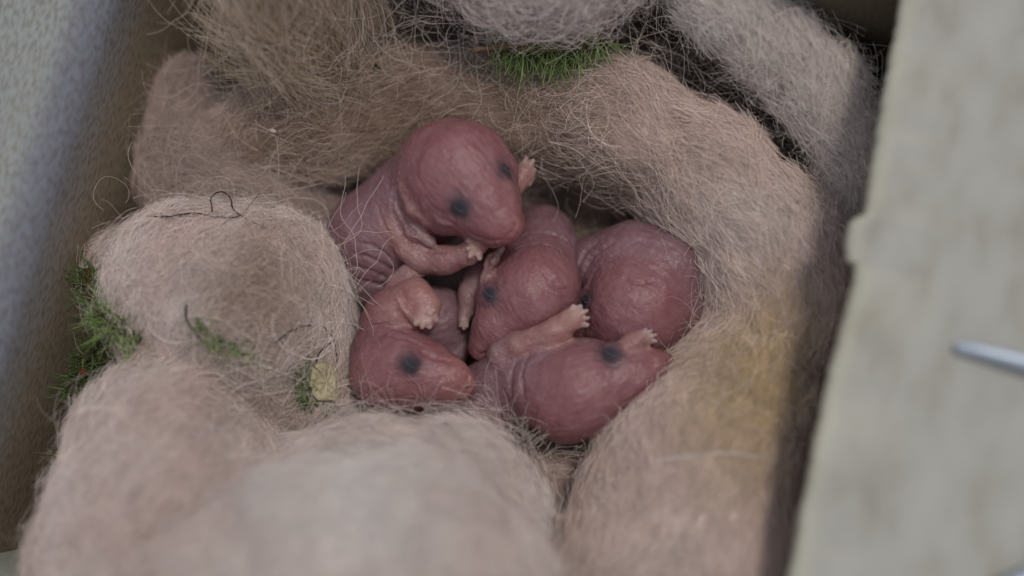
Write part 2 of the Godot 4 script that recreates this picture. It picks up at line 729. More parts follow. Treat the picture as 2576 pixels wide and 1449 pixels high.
func plank(edge: Array, rim: float, f: FastNoiseLite) -> ArrayMesh:
	var c := Curve2D.new()
	for i in edge.size():
		var t: Vector2 = (edge[mini(i + 1, edge.size() - 1)] - edge[maxi(i - 1, 0)]) / 7.0
		c.add_point(edge[i], -t, t)
	var line: Array = []
	var steps := 240
	for i in steps + 1:
		var q := c.samplef(float(i) / steps * (edge.size() - 1))
		q.x += f.get_noise_2d(q.y * 60000.0, 7.0) * 0.0002 + f.get_noise_2d(q.y * 14000.0, 3.0) * 0.00012
		line.append(q)
	var pale := Color(0.43, 0.42, 0.385)
	var worn := Color(0.53, 0.51, 0.43)
	var raw := Color(0.56, 0.52, 0.42)
	var rows := [[0.009, -0.0078, raw], [0.0035, -0.0055, raw], [0.0006, -0.0016, raw], [0.0, -0.0011, raw], [0.0001, -0.0005, worn], [0.0005, -0.0001, worn], [0.0011, 0.0, worn.lerp(pale, 0.4)], [0.0021, 0.0, pale], [0.010, 0.0, pale], [0.020, 0.0, pale], [0.045, 0.0, pale]]
	var v := PackedVector3Array()
	var cs := PackedColorArray()
	for r in rows:
		for q in line:
			var p := Vector3(q.x + r[0], rim + r[1], q.y)
			p.y += f.get_noise_2d(p.x * 20000.0, p.z * 9000.0) * 0.00005
			v.append(p)
			cs.append(r[2].lerp(raw if r[0] < 0.004 else pale, clampf(f.get_noise_2d(p.x * 9000.0 + 50.0, p.z * 5000.0), 0.0, 0.3)))
	var st := SurfaceTool.new()
	st.begin(Mesh.PRIMITIVE_TRIANGLES)
	for i in v.size():
		st.set_color(cs[i])
		st.add_vertex(v[i])
	for r in rows.size() - 1:
		for i in steps:
			var p := r * (steps + 1) + i
			var q := p + steps + 1
			for k in [p, q, p + 1, p + 1, q, q + 1]:
				st.add_index(k)
	st.generate_normals()
	return st.commit()


# ---------------------------------------------------------------- the pups
const PINK := Color(0.245, 0.107, 0.12)
const MAUVE := Color(0.228, 0.124, 0.144)
const RED := Color(0.25, 0.093, 0.096)
const PALE := Color(0.37, 0.195, 0.178)
const TOE := Color(0.44, 0.265, 0.24)
const DARK := Color(0.034, 0.036, 0.048)


func new_pup(sd: int) -> Blob:
	var b := Blob.new()
	b.cell = 5.0
	b.noise = noise_of(FastNoiseLite.TYPE_SIMPLEX_SMOOTH, 0.018, 2, sd)
	b.noise_amp = 2.2
	b.fold = noise_of(FastNoiseLite.TYPE_SIMPLEX_SMOOTH, 0.075, 2, sd + 9)
	b.fold_amp = 1.5
	return b


# A fold of skin: a shallow groove (r < 0 gives a low ridge instead) following points on the skin.
func folds(b: Blob, rows: Array, r: float, c := Color.BLACK) -> void:
	for row in rows:
		var pts: Array = []
		for q in row:
			pts.append(surface_at(b, q[0], q[1]) + Vector3(0, 0, 1.0 if r > 0 else -absf(r) * 0.55))
		var path := smooth_path(pts, 3)
		for i in path.size() - 1:
			var f := 1.0 - absf(2.0 * (i + 0.5) / (path.size() - 1) - 1.0) * 0.6
			b.add(path[i], absf(r) * f, path[i + 1], absf(r) * f, 7.0, c, r > 0)


func toes(b: Blob, rows: Array, r: float) -> void:
	for t in rows:
		b.add(at(t[0], t[1], t[2]), r, at(t[3], t[4], t[5]), r * 0.62, 4.0, TOE)


func pup_top() -> Blob:
	var b := new_pup(1)
	b.fx = Vector3(0.75, -0.66, 0)
	b.fy = Vector3(0.66, 0.75, 0)
	chain(b, 40, MAUVE, [[955, 690, -70, 100], [955, 600, -50, 126], [1040, 520, -20, 118], [1110, 455, 60, 120]])
	chain(b, 40, PINK, [[1130, 425, 90, 122], [1156, 440, 112, 133]])
	chain(b, 60, PINK, [[1160, 455, 120, 122], [1225, 520, 172, 84]])
	chain(b, 34, PINK.lerp(RED, 0.5), [[1228, 525, 176, 76], [1258, 562, 194, 56]])
	chain(b, 16, RED, [[1264, 566, 200, 46], [1280, 572, 206, 34]])
	chain(b, 20, RED, [[1200, 568, 120, 46], [1240, 590, 150, 34]])
	chain(b, 34, PINK, [[1120, 505, 110, 76]])
	chain(b, 14, PINK, [[1158, 524, 178, 34]])
	chain(b, 14, PINK, [[1264, 432, 140, 40]])
	chain(b, 10, PINK.lerp(PALE, 0.3), [[1016, 425, 146, 5], [1013, 475, 146, 7], [1034, 528, 160, 7], [1072, 556, 156, 5]])
	chain(b, 10, MAUVE.lerp(PALE, 0.35), [[1004, 520, 100, 14], [1040, 585, 110, 15], [1085, 612, 105, 14]])
	chain(b, 8, MAUVE.lerp(PALE, 0.75), [[958, 522, 70, 8], [985, 572, 84, 15], [1020, 625, 88, 22], [1062, 655, 80, 30]])
	chain(b, 14, PINK.lerp(MAUVE, 0.4), [[1010, 570, 30, 64], [1066, 652, 62, 40]])
	chain(b, 12, PINK.lerp(PALE, 0.4), [[1066, 650, 66, 40], [1120, 655, 92, 33], [1180, 640, 120, 28]])
	chain(b, 12, PALE, [[1178, 636, 122, 26], [1200, 618, 136, 25]])
	toes(b, [[1196, 606, 150, 1186, 588, 158], [1192, 614, 152, 1178, 606, 164], [1190, 624, 152, 1177, 625, 164], [1190, 634, 150, 1182, 645, 160], [1204, 640, 146, 1206, 650, 150]], 10.5)
	chain(b, 10, PALE.lerp(RED, 0.35), [[1282, 482, 80, 28], [1316, 440, 64, 30]])
	toes(b, [[1326, 428, 74, 1340, 404, 70], [1332, 444, 74, 1344, 428, 68], [1316, 420, 70, 1324, 396, 66], [1330, 460, 70, 1340, 450, 66]], 10.0)
	folds(b, [[[1006, 430], [996, 490], [1012, 548], [1050, 596]], [[990, 470], [984, 520], [1000, 570]], [[1040, 545], [1075, 580], [1118, 596]]], 5.0)
	folds(b, [[[950, 520], [968, 570], [1000, 632]], [[1035, 600], [1075, 628], [1118, 634]]], 4.5)
	folds(b, [[[890, 640], [940, 652], [1005, 690]], [[890, 668], [940, 684], [1000, 712]], [[896, 700], [940, 712], [985, 728]], [[905, 610], [945, 622], [990, 655]]], 4.0)
	folds(b, [[[1190, 592], [1225, 606], [1262, 604]]], 4.0)
	folds(b, [[[1282, 590], [1290, 584]], [[1298, 572], [1300, 564]]], 3.6)
	folds(b, [[[1075, 470], [1062, 500], [1070, 530]], [[1092, 540], [1110, 556], [1140, 566]]], -5.0, PINK)
	return b


func pup_left() -> Blob:
	var b := new_pup(2)
	b.fx = Vector3(0.9, 0.2, 0)
	b.fy = Vector3(-0.2, 0.9, 0.2)
	chain(b, 40, MAUVE, [[1040, 850, -60, 90], [1092, 796, -20, 82]])
	chain(b, 30, MAUVE, [[1100, 830, -20, 74], [1140, 880, -20, 46]])
	chain(b, 30, PINK, [[955, 890, 50, 74], [985, 800, 70, 66], [1020, 745, 60, 50]])
	chain(b, 30, PINK, [[985, 938, 108, 105], [1010, 930, 120, 96]])
	chain(b, 50, PINK, [[1020, 930, 124, 90], [1080, 945, 140, 74]])
	chain(b, 30, PINK.lerp(RED, 0.45), [[1080, 945, 142, 74], [1128, 962, 150, 62]])
	chain(b, 12, RED.lerp(PALE, 0.35), [[1138, 952, 164, 48], [1156, 964, 158, 42]])
	chain(b, 20, RED, [[1080, 990, 110, 54], [1136, 1000, 122, 34]])
	chain(b, 14, PINK, [[1030, 914, 196, 34]])
	chain(b, 16, PALE.lerp(PINK, 0.5), [[1012, 780, 96, 56], [1044, 742, 112, 46]])
	chain(b, 8, PALE.lerp(PINK, 0.25), [[1056, 748, 134, 38], [1074, 766, 138, 32], [1068, 792, 146, 30]])
	chain(b, 8, PALE, [[1066, 796, 150, 27], [1078, 800, 150, 25]])
	toes(b, [[1056, 806, 168, 1046, 816, 172], [1066, 810, 172, 1062, 824, 174], [1078, 808, 170, 1080, 822, 170], [1090, 798, 162, 1098, 806, 160], [1084, 786, 172, 1090, 780, 176]], 10.5)
	chain(b, 6, PALE, [[1000, 748, 150, 6], [1022, 778, 152, 8], [1044, 806, 150, 6]])
	chain(b, 14, PALE.lerp(MAUVE, 0.4), [[1000, 712, 60, 28], [1030, 690, 66, 22], [1052, 678, 66, 15]])
	toes(b, [[1054, 680, 74, 1066, 678, 74], [1050, 672, 76, 1060, 668, 76], [1052, 688, 70, 1064, 690, 70]], 7.0)
	chain(b, 30, PINK, [[1120, 1075, 60, 52], [1030, 1075, 50, 46]])
	folds(b, [[[950, 842], [1000, 846], [1056, 866]], [[940, 820], [975, 818], [1020, 836]], [[1000, 745], [1024, 780], [1050, 806]]], 4.5)
	folds(b, [[[1096, 1010], [1130, 1018], [1166, 1004]]], 4.5)
	folds(b, [[[1176, 956], [1182, 948]], [[1180, 980], [1186, 974]]], 3.6)
	folds(b, [[[1055, 880], [1090, 900], [1130, 908]]], 3.0)
	return b


func pup_middle() -> Blob:
	var b := new_pup(3)
	b.fx = Vector3(0.55, -0.8, 0)
	b.fy = Vector3(0.8, 0.55, 0)
	chain(b, 40, MAUVE, [[1365, 590, -70, 76], [1368, 640, -30, 84], [1352, 700, 20, 92]])
	chain(b, 44, PINK, [[1352, 722, 62, 106], [1338, 745, 66, 104]])
	chain(b, 50, PINK, [[1325, 755, 70, 98], [1252, 822, 78, 60]])
	chain(b, 30, PINK.lerp(RED, 0.45), [[1250, 824, 80, 56], [1216, 868, 72, 36]])
	chain(b, 12, RED.lerp(PALE, 0.2), [[1216, 866, 76, 34], [1206, 882, 72, 25]])
	chain(b, 34, PINK.lerp(RED, 0.35), [[1340, 790, 46, 78], [1280, 830, 50, 50]])
	chain(b, 24, PINK, [[1258, 748, 70, 60]])
	chain(b, 14, PINK, [[1236, 740, 96, 34]])
	chain(b, 8, PINK.lerp(PALE, 0.5), [[1262, 625, 110, 10], [1236, 655, 112, 13], [1218, 700, 96, 10]])
	chain(b, 24, MAUVE, [[1270, 660, 20, 60], [1230, 690, 10, 44]])
	chain(b, 12, PALE.lerp(MAUVE, 0.6), [[1204, 676, 0, 36], [1184, 742, 24, 30], [1166, 806, 40, 15]])
	toes(b, [[1164, 806, 46, 1156, 822, 50], [1168, 810, 48, 1166, 828, 52], [1172, 806, 46, 1176, 822, 50]], 7.0)
	folds(b, [[[1290, 628], [1350, 612], [1420, 640]], [[1300, 598], [1360, 584], [1425, 606]]], 2.6)
	folds(b, [[[1238, 640], [1222, 672], [1212, 704]]], 4.0)
	folds(b, [[[1212, 892], [1236, 884], [1262, 868]]], 4.0)
	folds(b, [[[1372, 690], [1392, 705], [1400, 730]], [[1385, 720], [1410, 730], [1428, 726]]], 3.0)
	return b


func pup_right() -> Blob:
	var b := new_pup(4)
	b.fx = Vector3(0.8, -0.5, 0)
	b.fy = Vector3(0.5, 0.8, 0)
	chain(b, 40, MAUVE, [[1505, 665, 0, 76], [1590, 662, 30, 98], [1658, 684, 40, 106], [1692, 770, 40, 82], [1665, 850, 20, 70]])
	chain(b, 40, PINK, [[1600, 765, 74, 120], [1594, 785, 74, 118]])
	chain(b, 50, PINK, [[1590, 775, 84, 108], [1530, 815, 40, 80]])
	chain(b, 30, RED, [[1525, 820, 34, 70], [1460, 862, 20, 50]])
	chain(b, 40, PINK.lerp(RED, 0.3), [[1630, 800, 60, 84]])
	chain(b, 14, PINK, [[1486, 758, 60, 36]])
	for k in 3:
		chain(b, 8, MAUVE.lerp(PALE, 0.3), [[1468 + k * 22, 640 + k * 10, 20 + k * 16, 5], [1490 + k * 20, 660 + k * 14, 32 + k * 16, 6], [1496 + k * 18, 700 + k * 8, 36 + k * 12, 4]])
	folds(b, [[[1478, 720], [1500, 672], [1555, 645]], [[1468, 690], [1490, 645], [1540, 612]], [[1455, 670], [1475, 630], [1500, 610]]], 5.0)
	folds(b, [[[1570, 700], [1600, 712], [1640, 706]]], 3.0)
	return b


func pup_bottom() -> Blob:
	var b := new_pup(6)
	b.fx = Vector3(0.9, 0.3, 0)
	b.fy = Vector3(-0.3, 0.9, 0)
	chain(b, 40, MAUVE, [[1300, 935, 60, 84], [1232, 1000, 50, 84], [1180, 1090, 40, 90]])
	chain(b, 40, MAUVE, [[1350, 960, 110, 96], [1300, 930, 80, 74]])
	chain(b, 40, PINK, [[1425, 1000, 138, 116], [1450, 985, 146, 116]])
	chain(b, 60, PINK, [[1470, 970, 150, 104], [1585, 945, 160, 76]])
	chain(b, 30, PINK.lerp(RED, 0.4), [[1590, 942, 160, 72], [1650, 922, 164, 46]])
	chain(b, 12, RED, [[1648, 920, 168, 42], [1674, 914, 168, 24]])
	chain(b, 20, PINK.lerp(RED, 0.5), [[1560, 985, 120, 60], [1625, 965, 130, 36]])
	chain(b, 14, PINK, [[1537, 892, 196, 34]])
	chain(b, 30, MAUVE, [[1385, 915, 130, 60], [1480, 905, 150, 46]])
	chain(b, 14, PALE.lerp(MAUVE, 0.7), [[1268, 890, 110, 46], [1300, 872, 126, 38]])
	chain(b, 14, PALE.lerp(PINK, 0.5), [[1310, 866, 140, 34], [1395, 836, 164, 32]])
	chain(b, 14, PALE, [[1390, 836, 166, 31], [1440, 802, 180, 30]])
	chain(b, 10, PALE, [[1380, 850, 160, 22], [1420, 838, 166, 18]])
	toes(b, [[1436, 790, 190, 1442, 771, 192], [1446, 788, 192, 1460, 771, 194], [1454, 792, 192, 1476, 782, 194], [1458, 802, 190, 1480, 799, 192], [1456, 814, 186, 1476, 818, 188]], 9.0)
	chain(b, 12, PALE.lerp(PINK, 0.4), [[1560, 884, 190, 24], [1590, 862, 186, 24], [1616, 850, 184, 22]])
	toes(b, [[1616, 842, 192, 1624, 828, 194], [1624, 843, 192, 1640, 830, 194], [1628, 850, 192, 1650, 841, 192], [1628, 858, 188, 1650, 857, 190]], 7.0)
	folds(b, [[[1330, 890], [1312, 940], [1318, 1000]], [[1300, 900], [1284, 950], [1286, 1000]]], 4.5)
	folds(b, [[[1560, 1020], [1600, 1000], [1640, 966]]], 4.5)
	folds(b, [[[1682, 916], [1686, 908]]], 3.4)
	return b


func finish_pup(b: Blob, label: String, eyes: Array) -> void:
	var base := place(b.a[0] - Vector3(0, 0, b.ra[0]))
	var o := thing("baby_rodent", label, "baby rodent", base, "naked pups huddled in the wool nest")
	part("body", blob_mesh(b, base), skin_mat, o)
	for e in eyes:
		var p: Vector3 = e[4]
		var n := b.gradient(p, b.all, 6.0).normalized()
		var x := at(e[2], e[3], 0) - at(0, 0, 0)
		x = (x - n * x.dot(n)).normalized()
		var z := n.cross(x)
		var v := PackedVector3Array()
		var nn := PackedVector3Array()
		var cs := PackedColorArray()
		var idx := PackedInt32Array()
		var rings := 7
		var r: float = e[5]
		for i in rings + 1:
			var t := float(i) / rings
			for k in 20:
				var an := TAU * k / 20.0
				var d := x * cos(an) * r * t + z * sin(an) * r * 0.86 * t
				var q := b.cast(p + d + n * 40.0, -n)
				v.append(q + n * (4.0 * pow(1.0 - t * t, 2.0) * 1.5 + 0.5 - 1.0 * t))
				nn.append((n + d / r * 0.55).normalized())
				cs.append(DARK.lerp(b.color_of(q), smoothstep(0.15, 1.0, t)))
		for i in rings:
			for k in 20:
				var a0 := i * 20 + k
				var a1 := i * 20 + (k + 1) % 20
				idx.append_array(PackedInt32Array([a0, a1, a0 + 20, a1, a1 + 20, a0 + 20]))
		for i in v.size():
			v[i] = place(v[i]) - base
			nn[i] = turn * nn[i]
		var eye := part("eye", array_mesh(v, nn, cs, idx), eye_mat, o)
		var lid := PackedVector3Array()
		for i in 9:
			var t := (i - 4) / 4.0
			lid.append(b.cast(p + x * t * r * 0.5 - z * (1.0 - t * t) * r * 0.12 + n * 40.0, -n) + n * (5.6 * (1.0 - t * t * 0.5)))
		part("eyelid_seam", strand_mesh([lid], 1.5, base, 5, 1.0), tinted(eye_mat, Color(0.36, 0.33, 0.34)), eye)


func mark_eyes(b: Blob, eyes: Array) -> void:   # eyes: px, py, towards x, towards y, (found point), radius
	for e in eyes:
		e[4] = surface_at(b, e[0], e[1])
		b.spots.append([e[4], e[5] * 2.0, DARK, 0.95])


# ---------------------------------------------------------------- the wool
var tone_noise: FastNoiseLite
var fleck_noise: FastNoiseLite
var lock_noise: FastNoiseLite


func wool_tone(c1: Color, c2: Color, stains_and_shade: Array) -> Callable:  # patches hold stains, wool tints and shade painted into the colour
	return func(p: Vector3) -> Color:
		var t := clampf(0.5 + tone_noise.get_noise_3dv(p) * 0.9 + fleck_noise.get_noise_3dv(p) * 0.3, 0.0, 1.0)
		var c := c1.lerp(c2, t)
		for s in stains_and_shade:
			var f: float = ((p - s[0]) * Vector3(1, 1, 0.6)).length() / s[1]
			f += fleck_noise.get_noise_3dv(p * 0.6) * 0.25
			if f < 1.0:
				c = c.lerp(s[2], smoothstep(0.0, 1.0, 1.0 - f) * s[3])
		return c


func new_wool(sd: int, cell := 14.0, amp := 14.0, freq := 0.008) -> Blob:
	var b := Blob.new()
	b.cell = cell
	b.noise = noise_of(FastNoiseLite.TYPE_SIMPLEX_SMOOTH, freq, 3, sd)
	b.noise_amp = amp
	return b


func recolor(b: Blob, tint: Callable, dim := 0.8) -> void:
	for i in b.verts.size():
		var c: Color = tint.call(b.verts[i])
		b.colors[i] = Color(c.r * dim, c.g * dim, c.b * dim)


func finish_wool(b: Blob, called: String, label: String, tint: Callable) -> Array:
	recolor(b, tint)
	var base := place(b.a[0] - Vector3(0, 0, b.ra[0]))
	var o := thing(called, label, "wool", base)
	part("felt_body", blob_mesh(b, base), felt_mat, o)
	return [o, base]


func _ready() -> void:
	rng.seed = 20240611
	# ---- camera, sky, light
	var p1 := at(2270, 0, RIM_W1)
	var p2 := at(1990, 1449, RIM_W2)
	var e := (p1 - p2).normalized()
	var bb := (Vector3(0, 0, 1) - e * e.z).normalized()
	var cc := e.cross(bb)
	if cc.x < 0:
		cc = -cc
	var up := (bb * cos(deg_to_rad(TILT)) - cc * sin(deg_to_rad(TILT))).normalized()
	var zz := -e
	var xx := up.cross(zz)
	turn = Basis(xx, up, zz).transposed()
	floor_point = at(1288, 760, -420)
	var cam := Camera3D.new()
	cam.name = "camera"
	add_child(cam)
	cam.position = place(camera_at)
	cam.basis = turn
	cam.near = 0.01
	cam.far = 20.0
	var lens := CameraAttributesPhysical.new()
	lens.frustum_near = 0.01
	lens.frustum_far = 20.0
	lens.frustum_focal_length = 12.0 / (724.5 / D)
	lens.frustum_focus_distance = (D - 130.0) * UNIT
	lens.exposure_aperture = 5.6
	cam.attributes = lens
	cam.current = true
	var we := WorldEnvironment.new()
	we.name = "surroundings"
	var env := Environment.new()
	env.background_mode = Environment.BG_SKY
	var sky := Sky.new()
	var sm := ProceduralSkyMaterial.new()
	sm.sky_top_color = Color(0.80, 0.83, 0.87)
	sm.sky_horizon_color = Color(0.74, 0.76, 0.78)
	sm.ground_horizon_color = Color(0.45, 0.45, 0.42)
	sm.ground_bottom_color = Color(0.3, 0.29, 0.26)
	sm.sky_curve = 0.3
	sm.sun_angle_max = 1.0
	sky.sky_material = sm
	env.sky = sky
	env.tonemap_mode = Environment.TONE_MAPPER_LINEAR
	env.tonemap_exposure = 0.66
	env.sdfgi_enabled = true
	env.ssao_enabled = true
	env.ssil_enabled = true
	we.environment = env
	add_child(we)
	var sun := DirectionalLight3D.new()
	sun.name = "overcast_sun"
	sun.light_energy = 0.68
	sun.light_angular_distance = 14.0
	sun.light_color = Color(1.0, 0.97, 0.93)
	sun.shadow_enabled = true
	add_child(sun)
	sun.look_at_from_position(Vector3.ZERO, turn * Vector3(-0.22, -0.42, -1.0), Vector3.BACK)

	make_materials()
	build_box()
	tone_noise = noise_of(FastNoiseLite.TYPE_SIMPLEX_SMOOTH, 0.006, 3, 41)
	lock_noise = noise_of(FastNoiseLite.TYPE_SIMPLEX_SMOOTH, 0.004, 2, 47)
	fleck_noise = noise_of(FastNoiseLite.TYPE_SIMPLEX_SMOOTH, 0.035, 2, 43)

	# ---- lay out every blob, then mesh them all at once
	var pups: Array = [pup_top(), pup_left(), pup_middle(), pup_right(), pup_bottom()]
	var eyes: Array = [
		[[1157, 524, 1200, 500, null, 27.0], [1272, 430, 1300, 450, null, 24.0]],
		[[1031, 915, 1060, 935, null, 28.0]],
		[[1232, 740, 1210, 770, null, 25.0]],
		[[1476, 757, 1460, 790, null, 23.0]],
		[[1537, 890, 1580, 885, null, 27.0]]]
	var any := Color.WHITE
	var cup := new_wool(51, 14.0, 16.0)
	chain(cup, 90, any, [[650, 345, -90, 110], [800, 310, -90, 138], [1000, 275, -120, 140], [1270, 278, -110, 138], [1540, 325, -20, 150], [1770, 445, 40, 142], [1925, 610, 60, 150], [1945, 800, 60, 160], [1870, 1000, 50, 160]])
	chain(cup, 60, any, [[2005, 640, 60, 122], [2010, 830, 80, 132]])
	chain(cup, 70, any, [[1900, 920, 80, 130], [1850, 1020, 120, 182], [1740, 1200, 160, 235], [1680, 1420, 200, 295]])
	chain(cup, 90, any, [[1900, 1350, 190, 130], [1860, 1500, 210, 160]])
	chain(cup, 120, any, [[1100, 640, -310, 180], [1500, 800, -310, 220], [1200, 900, -310, 200]])
	chain(cup, 90, any, [[1330, 450, -230, 120], [1560, 520, -230, 120]])
	chain(cup, 60, any, [[1380, 1160, -60, 84], [1440, 1230, 0, 90]])
	var ball := new_wool(52, 13.0, 12.0)
	chain(ball, 120, any, [[560, 760, 20, 240], [640, 760, 30, 235]])
	chain(ball, 120, any, [[420, 720, 10, 170], [340, 700, 0, 110]])
	chain(ball, 120, any, [[700, 940, 30, 160], [760, 1010, 30, 130]])
	chain(ball, 44, any, [[420, 1115, 165, 215], [450, 1265, 190, 285], [380, 1460, 210, 285]])
	var front := new_wool(54, 16.0, 18.0, 0.005)
	chain(front, 80, any, [[600, 1270, 170, 120], [760, 1225, 190, 105], [940, 1185, 230, 112], [1160, 1195, 240, 112], [1245, 1290, 250, 120]])
	chain(front, 70, any, [[520, 1460, 400, 170], [780, 1370, 450, 190], [1040, 1360, 460, 190], [1210, 1470, 420, 180]])
	var mat_blob := new_wool(56, 15.0, 18.0, 0.006)
	chain(mat_blob, 120, any, [[470, 240, -120, 80], [510, 430, -130, 130], [640, 560, -150, 170], [780, 600, -220, 150]])
	var tuft := new_wool(57, 13.0, 16.0, 0.01)
	chain(tuft, 90, any, [[690, -80, 180, 115], [720, 40, 120, 112], [790, 150, 20, 105]])
	chain(tuft, 90, any, [[760, -90, 130, 110], [860, 20, 10, 90]])
	var tangle := new_wool(58, 13.0, 12.0, 0.012)
	chain(tangle, 90, any, [[1180, -90, 130, 70], [1300, -60, 180, 90], [1430, -60, 180, 88], [1560, -90, 140, 74]])
	chain(tangle, 90, any, [[880, -150, 150, 80], [1060, -150, 150, 90]])
	var roll := new_wool(59, 12.0, 10.0, 0.012)
	chain(roll, 60, any, [[1720, -120, 150, 88], [1830, 0, 150, 88], [1955, 115, 140, 82], [2060, 225, 130, 80], [2122, 330, 120, 66], [2135, 440, 110, 48], [2110, 535, 90, 36], [2080, 620, 60, 28]])
	var deep := new_wool(60, 18.0, 22.0, 0.008)
	chain(deep, 120, any, [[900, 60, -240, 120], [1400, 60, -250, 120], [1800, 160, -270, 130], [2050, 380, -290, 130], [2120, 640, -270, 120], [2080, 1100, -230, 120]])
	var wools: Array = [cup, ball, front, mat_blob, tuft, tangle, roll, deep]
	var jobs: Array = pups + wools
	wool_blobs = wools
	for i in pups.size():
		mark_eyes(pups[i], eyes[i])
	for j in jobs:
		j.build()
	print("blobs ", Time.get_ticks_msec())

	# ---- pups
	finish_pup(pups[0], "highest pup with both dark eye spots showing and one forepaw raised to its chin", eyes[0])
	finish_pup(pups[1], "pup lying against the wool bolster with a curled paw beside its neck", eyes[1])
	finish_pup(pups[2], "pup in the middle of the huddle with its snout pointing down between its neighbours", eyes[2])
	finish_pup(pups[3], "rounded pup tucked head down against the wool rim, only one eye at its edge showing", eyes[3])
	finish_pup(pups[4], "pup with a pale toed paw stretched out and its snout on the stained wool", eyes[4])

	print(Time.get_ticks_msec())
	# ---- wool
	var rose := Color(0.80, 0.632, 0.59)
	var sand := Color(0.72, 0.565, 0.495)
	var white := Color(0.84, 0.755, 0.72)
	var tan_ := Color(0.37, 0.257, 0.195)  # tan wool, darkened to paint shade at the back and in creases
	var ochre := Color(0.60, 0.455, 0.225)
	var t1 := wool_tone(rose, sand, [[at(1000, 280, 60), 420.0, tan_, 1.0], [at(700, 320, 40), 300.0, tan_, 0.9], [at(1330, 260, 20), 330.0, tan_, 0.95], [at(1900, 560, 200), 260.0, white, 0.6], [at(1500, 530, 0), 250.0, Color(0.21, 0.145, 0.105), 1.0], [at(1400, 470, -120), 200.0, Color(0.18, 0.125, 0.09), 1.0], [at(1890, 970, 280), 230.0, ochre, 0.8], [at(1960, 830, 200), 180.0, ochre, 0.5], [at(1850, 1150, 330), 210.0, ochre, 0.4], [at(1700, 1400, 450), 260.0, white, 0.5]])  # dark browns paint the hollow's shade over browner wool; ochres are real stains
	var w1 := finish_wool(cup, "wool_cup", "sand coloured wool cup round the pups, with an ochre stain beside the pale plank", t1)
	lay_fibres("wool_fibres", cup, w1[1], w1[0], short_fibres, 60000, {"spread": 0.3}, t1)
	lay_fibres("loose_fibres", cup, w1[1], w1[0], curly_fibres, 4200, {"spread": 0.9, "lift": 18.0, "tip": 0.16, "vary": 0.25}, wool_tone(Color(0.76, 0.605, 0.535), Color(0.86, 0.73, 0.68), [[at(1000, 280, 20), 420.0, Color(0.46, 0.35, 0.265), 1.0]]))
	var t2 := wool_tone(rose, white, [[at(640, 720, 260), 200.0, tan_, 0.75], [at(700, 860, 240), 190.0, tan_, 0.4], [at(780, 1000, 150), 130.0, tan_, 0.6], [at(640, 960, 250), 190.0, tan_, 0.5], [at(500, 1400, 420), 200.0, sand, 0.6], [at(260, 930, 250), 130.0, tan_, 0.6]])  # tan centre is wool colour; tan along the lobe creases is painted shade
	var w2 := finish_wool(ball, "wool_bolster", "plump pale wool bolster of two lobes between the speckled side board and the pups", t2)
	lay_fibres("wool_fibres", ball, w2[1], w2[0], short_fibres, 56000, {"spread": 0.4}, t2, func(p: Vector3) -> Vector3: return Vector3(0.25, -1, 0).rotated(Vector3.BACK, p.x * 0.0012))
	lay_fibres("loose_fibres", ball, w2[1], w2[0], curly_fibres, 4500, {"spread": 1.1, "lift": 18.0, "tip": 0.17, "vary": 0.25}, wool_tone(Color(0.82, 0.66, 0.62), Color(0.92, 0.81, 0.77), [[at(640, 720, 260), 200.0, Color(0.60, 0.46, 0.36), 0.8]]))
	print(Time.get_ticks_msec())
	var t4 := wool_tone(Color(0.79, 0.64, 0.60), white, [[at(1180, 1330, 330), 150.0, tan_, 0.5], [at(900, 1140, 300), 160.0, sand, 0.6], [at(900, 1250, 560), 260.0, Color(0.93, 0.89, 0.87), 0.9]])  # tan patch is shade painted between the mound's layers
	var w4 := finish_wool(front, "wool_mound", "smooth whitish wool mound nearest the viewer, in front of the lowest pups", t4)
	lay_fibres("wool_fibres", front, w4[1], w4[0], short_fibres, 24000, {"spread": 0.24}, t4)
	lay_fibres("loose_fibres", front, w4[1], w4[0], curly_fibres, 2600, {"spread": 1.0, "lift": 60.0, "tip": 0.3}, t4)
	var dusk := Color(0.50, 0.385, 0.35)
	var t6 := wool_tone(dusk, Color(0.58, 0.455, 0.41), [])
	var w6 := finish_wool(mat_blob, "wool_mat", "flat dusky rose wool mat lying low behind the round wool ball", t6)
	lay_fibres("wool_fibres", mat_blob, w6[1], w6[0], short_fibres, 12000, {"spread": 0.3}, t6)
	lay_fibres("loose_fibres", mat_blob, w6[1], w6[0], curly_fibres, 1000, {"spread": 1.2, "lift": 25.0, "tip": 0.4}, t6)
	print(Time.get_ticks_msec())
	var t7 := wool_tone(Color(0.42, 0.29, 0.185), Color(0.33, 0.22, 0.145), [[at(900, 30, 100), 150.0, Color(0.28, 0.17, 0.12), 0.9]])  # reddish brown patch; its darkness paints the tuft's shaded interior
	var w7 := finish_wool(tuft, "wool_tuft", "golden brown wool tuft with combed strands at the back of the nest", t7)
	var sweep := func(p: Vector3) -> Vector3: return Vector3(0.3, -1, -0.3).lerp(Vector3(1.2, -0.35, -0.2), clampf((700.0 - p.y) / 300.0, 0.0, 1.0))
	lay_fibres("wool_fibres", tuft, w7[1], w7[0], short_fibres, 16000, {"spread": 0.22, "lift": 5.0}, t7, sweep)
	lay_fibres("long_strands", tuft, w7[1], w7[0], long_fibres, 3000, {"spread": 0.22, "lift": 22.0, "tip": 0.08}, wool_tone(Color(0.44, 0.33, 0.235), Color(0.56, 0.45, 0.365), []), sweep)
	lay_fibres("loose_fibres", tuft, w7[1], w7[0], curly_fibres, 500, {"spread": 1.3, "lift": 40.0, "tip": 0.4}, wool_tone(rose, white, []))
	var t8 := wool_tone(Color(0.56, 0.49, 0.47), Color(0.66, 0.58, 0.56), [[at(1000, 0, 100), 200.0, Color(0.25, 0.18, 0.16), 0.8]])
	var w8 := finish_wool(tangle, "wool_tangle", "grey white tangle of curly wool loops hanging above the mossy bark strip", t8)
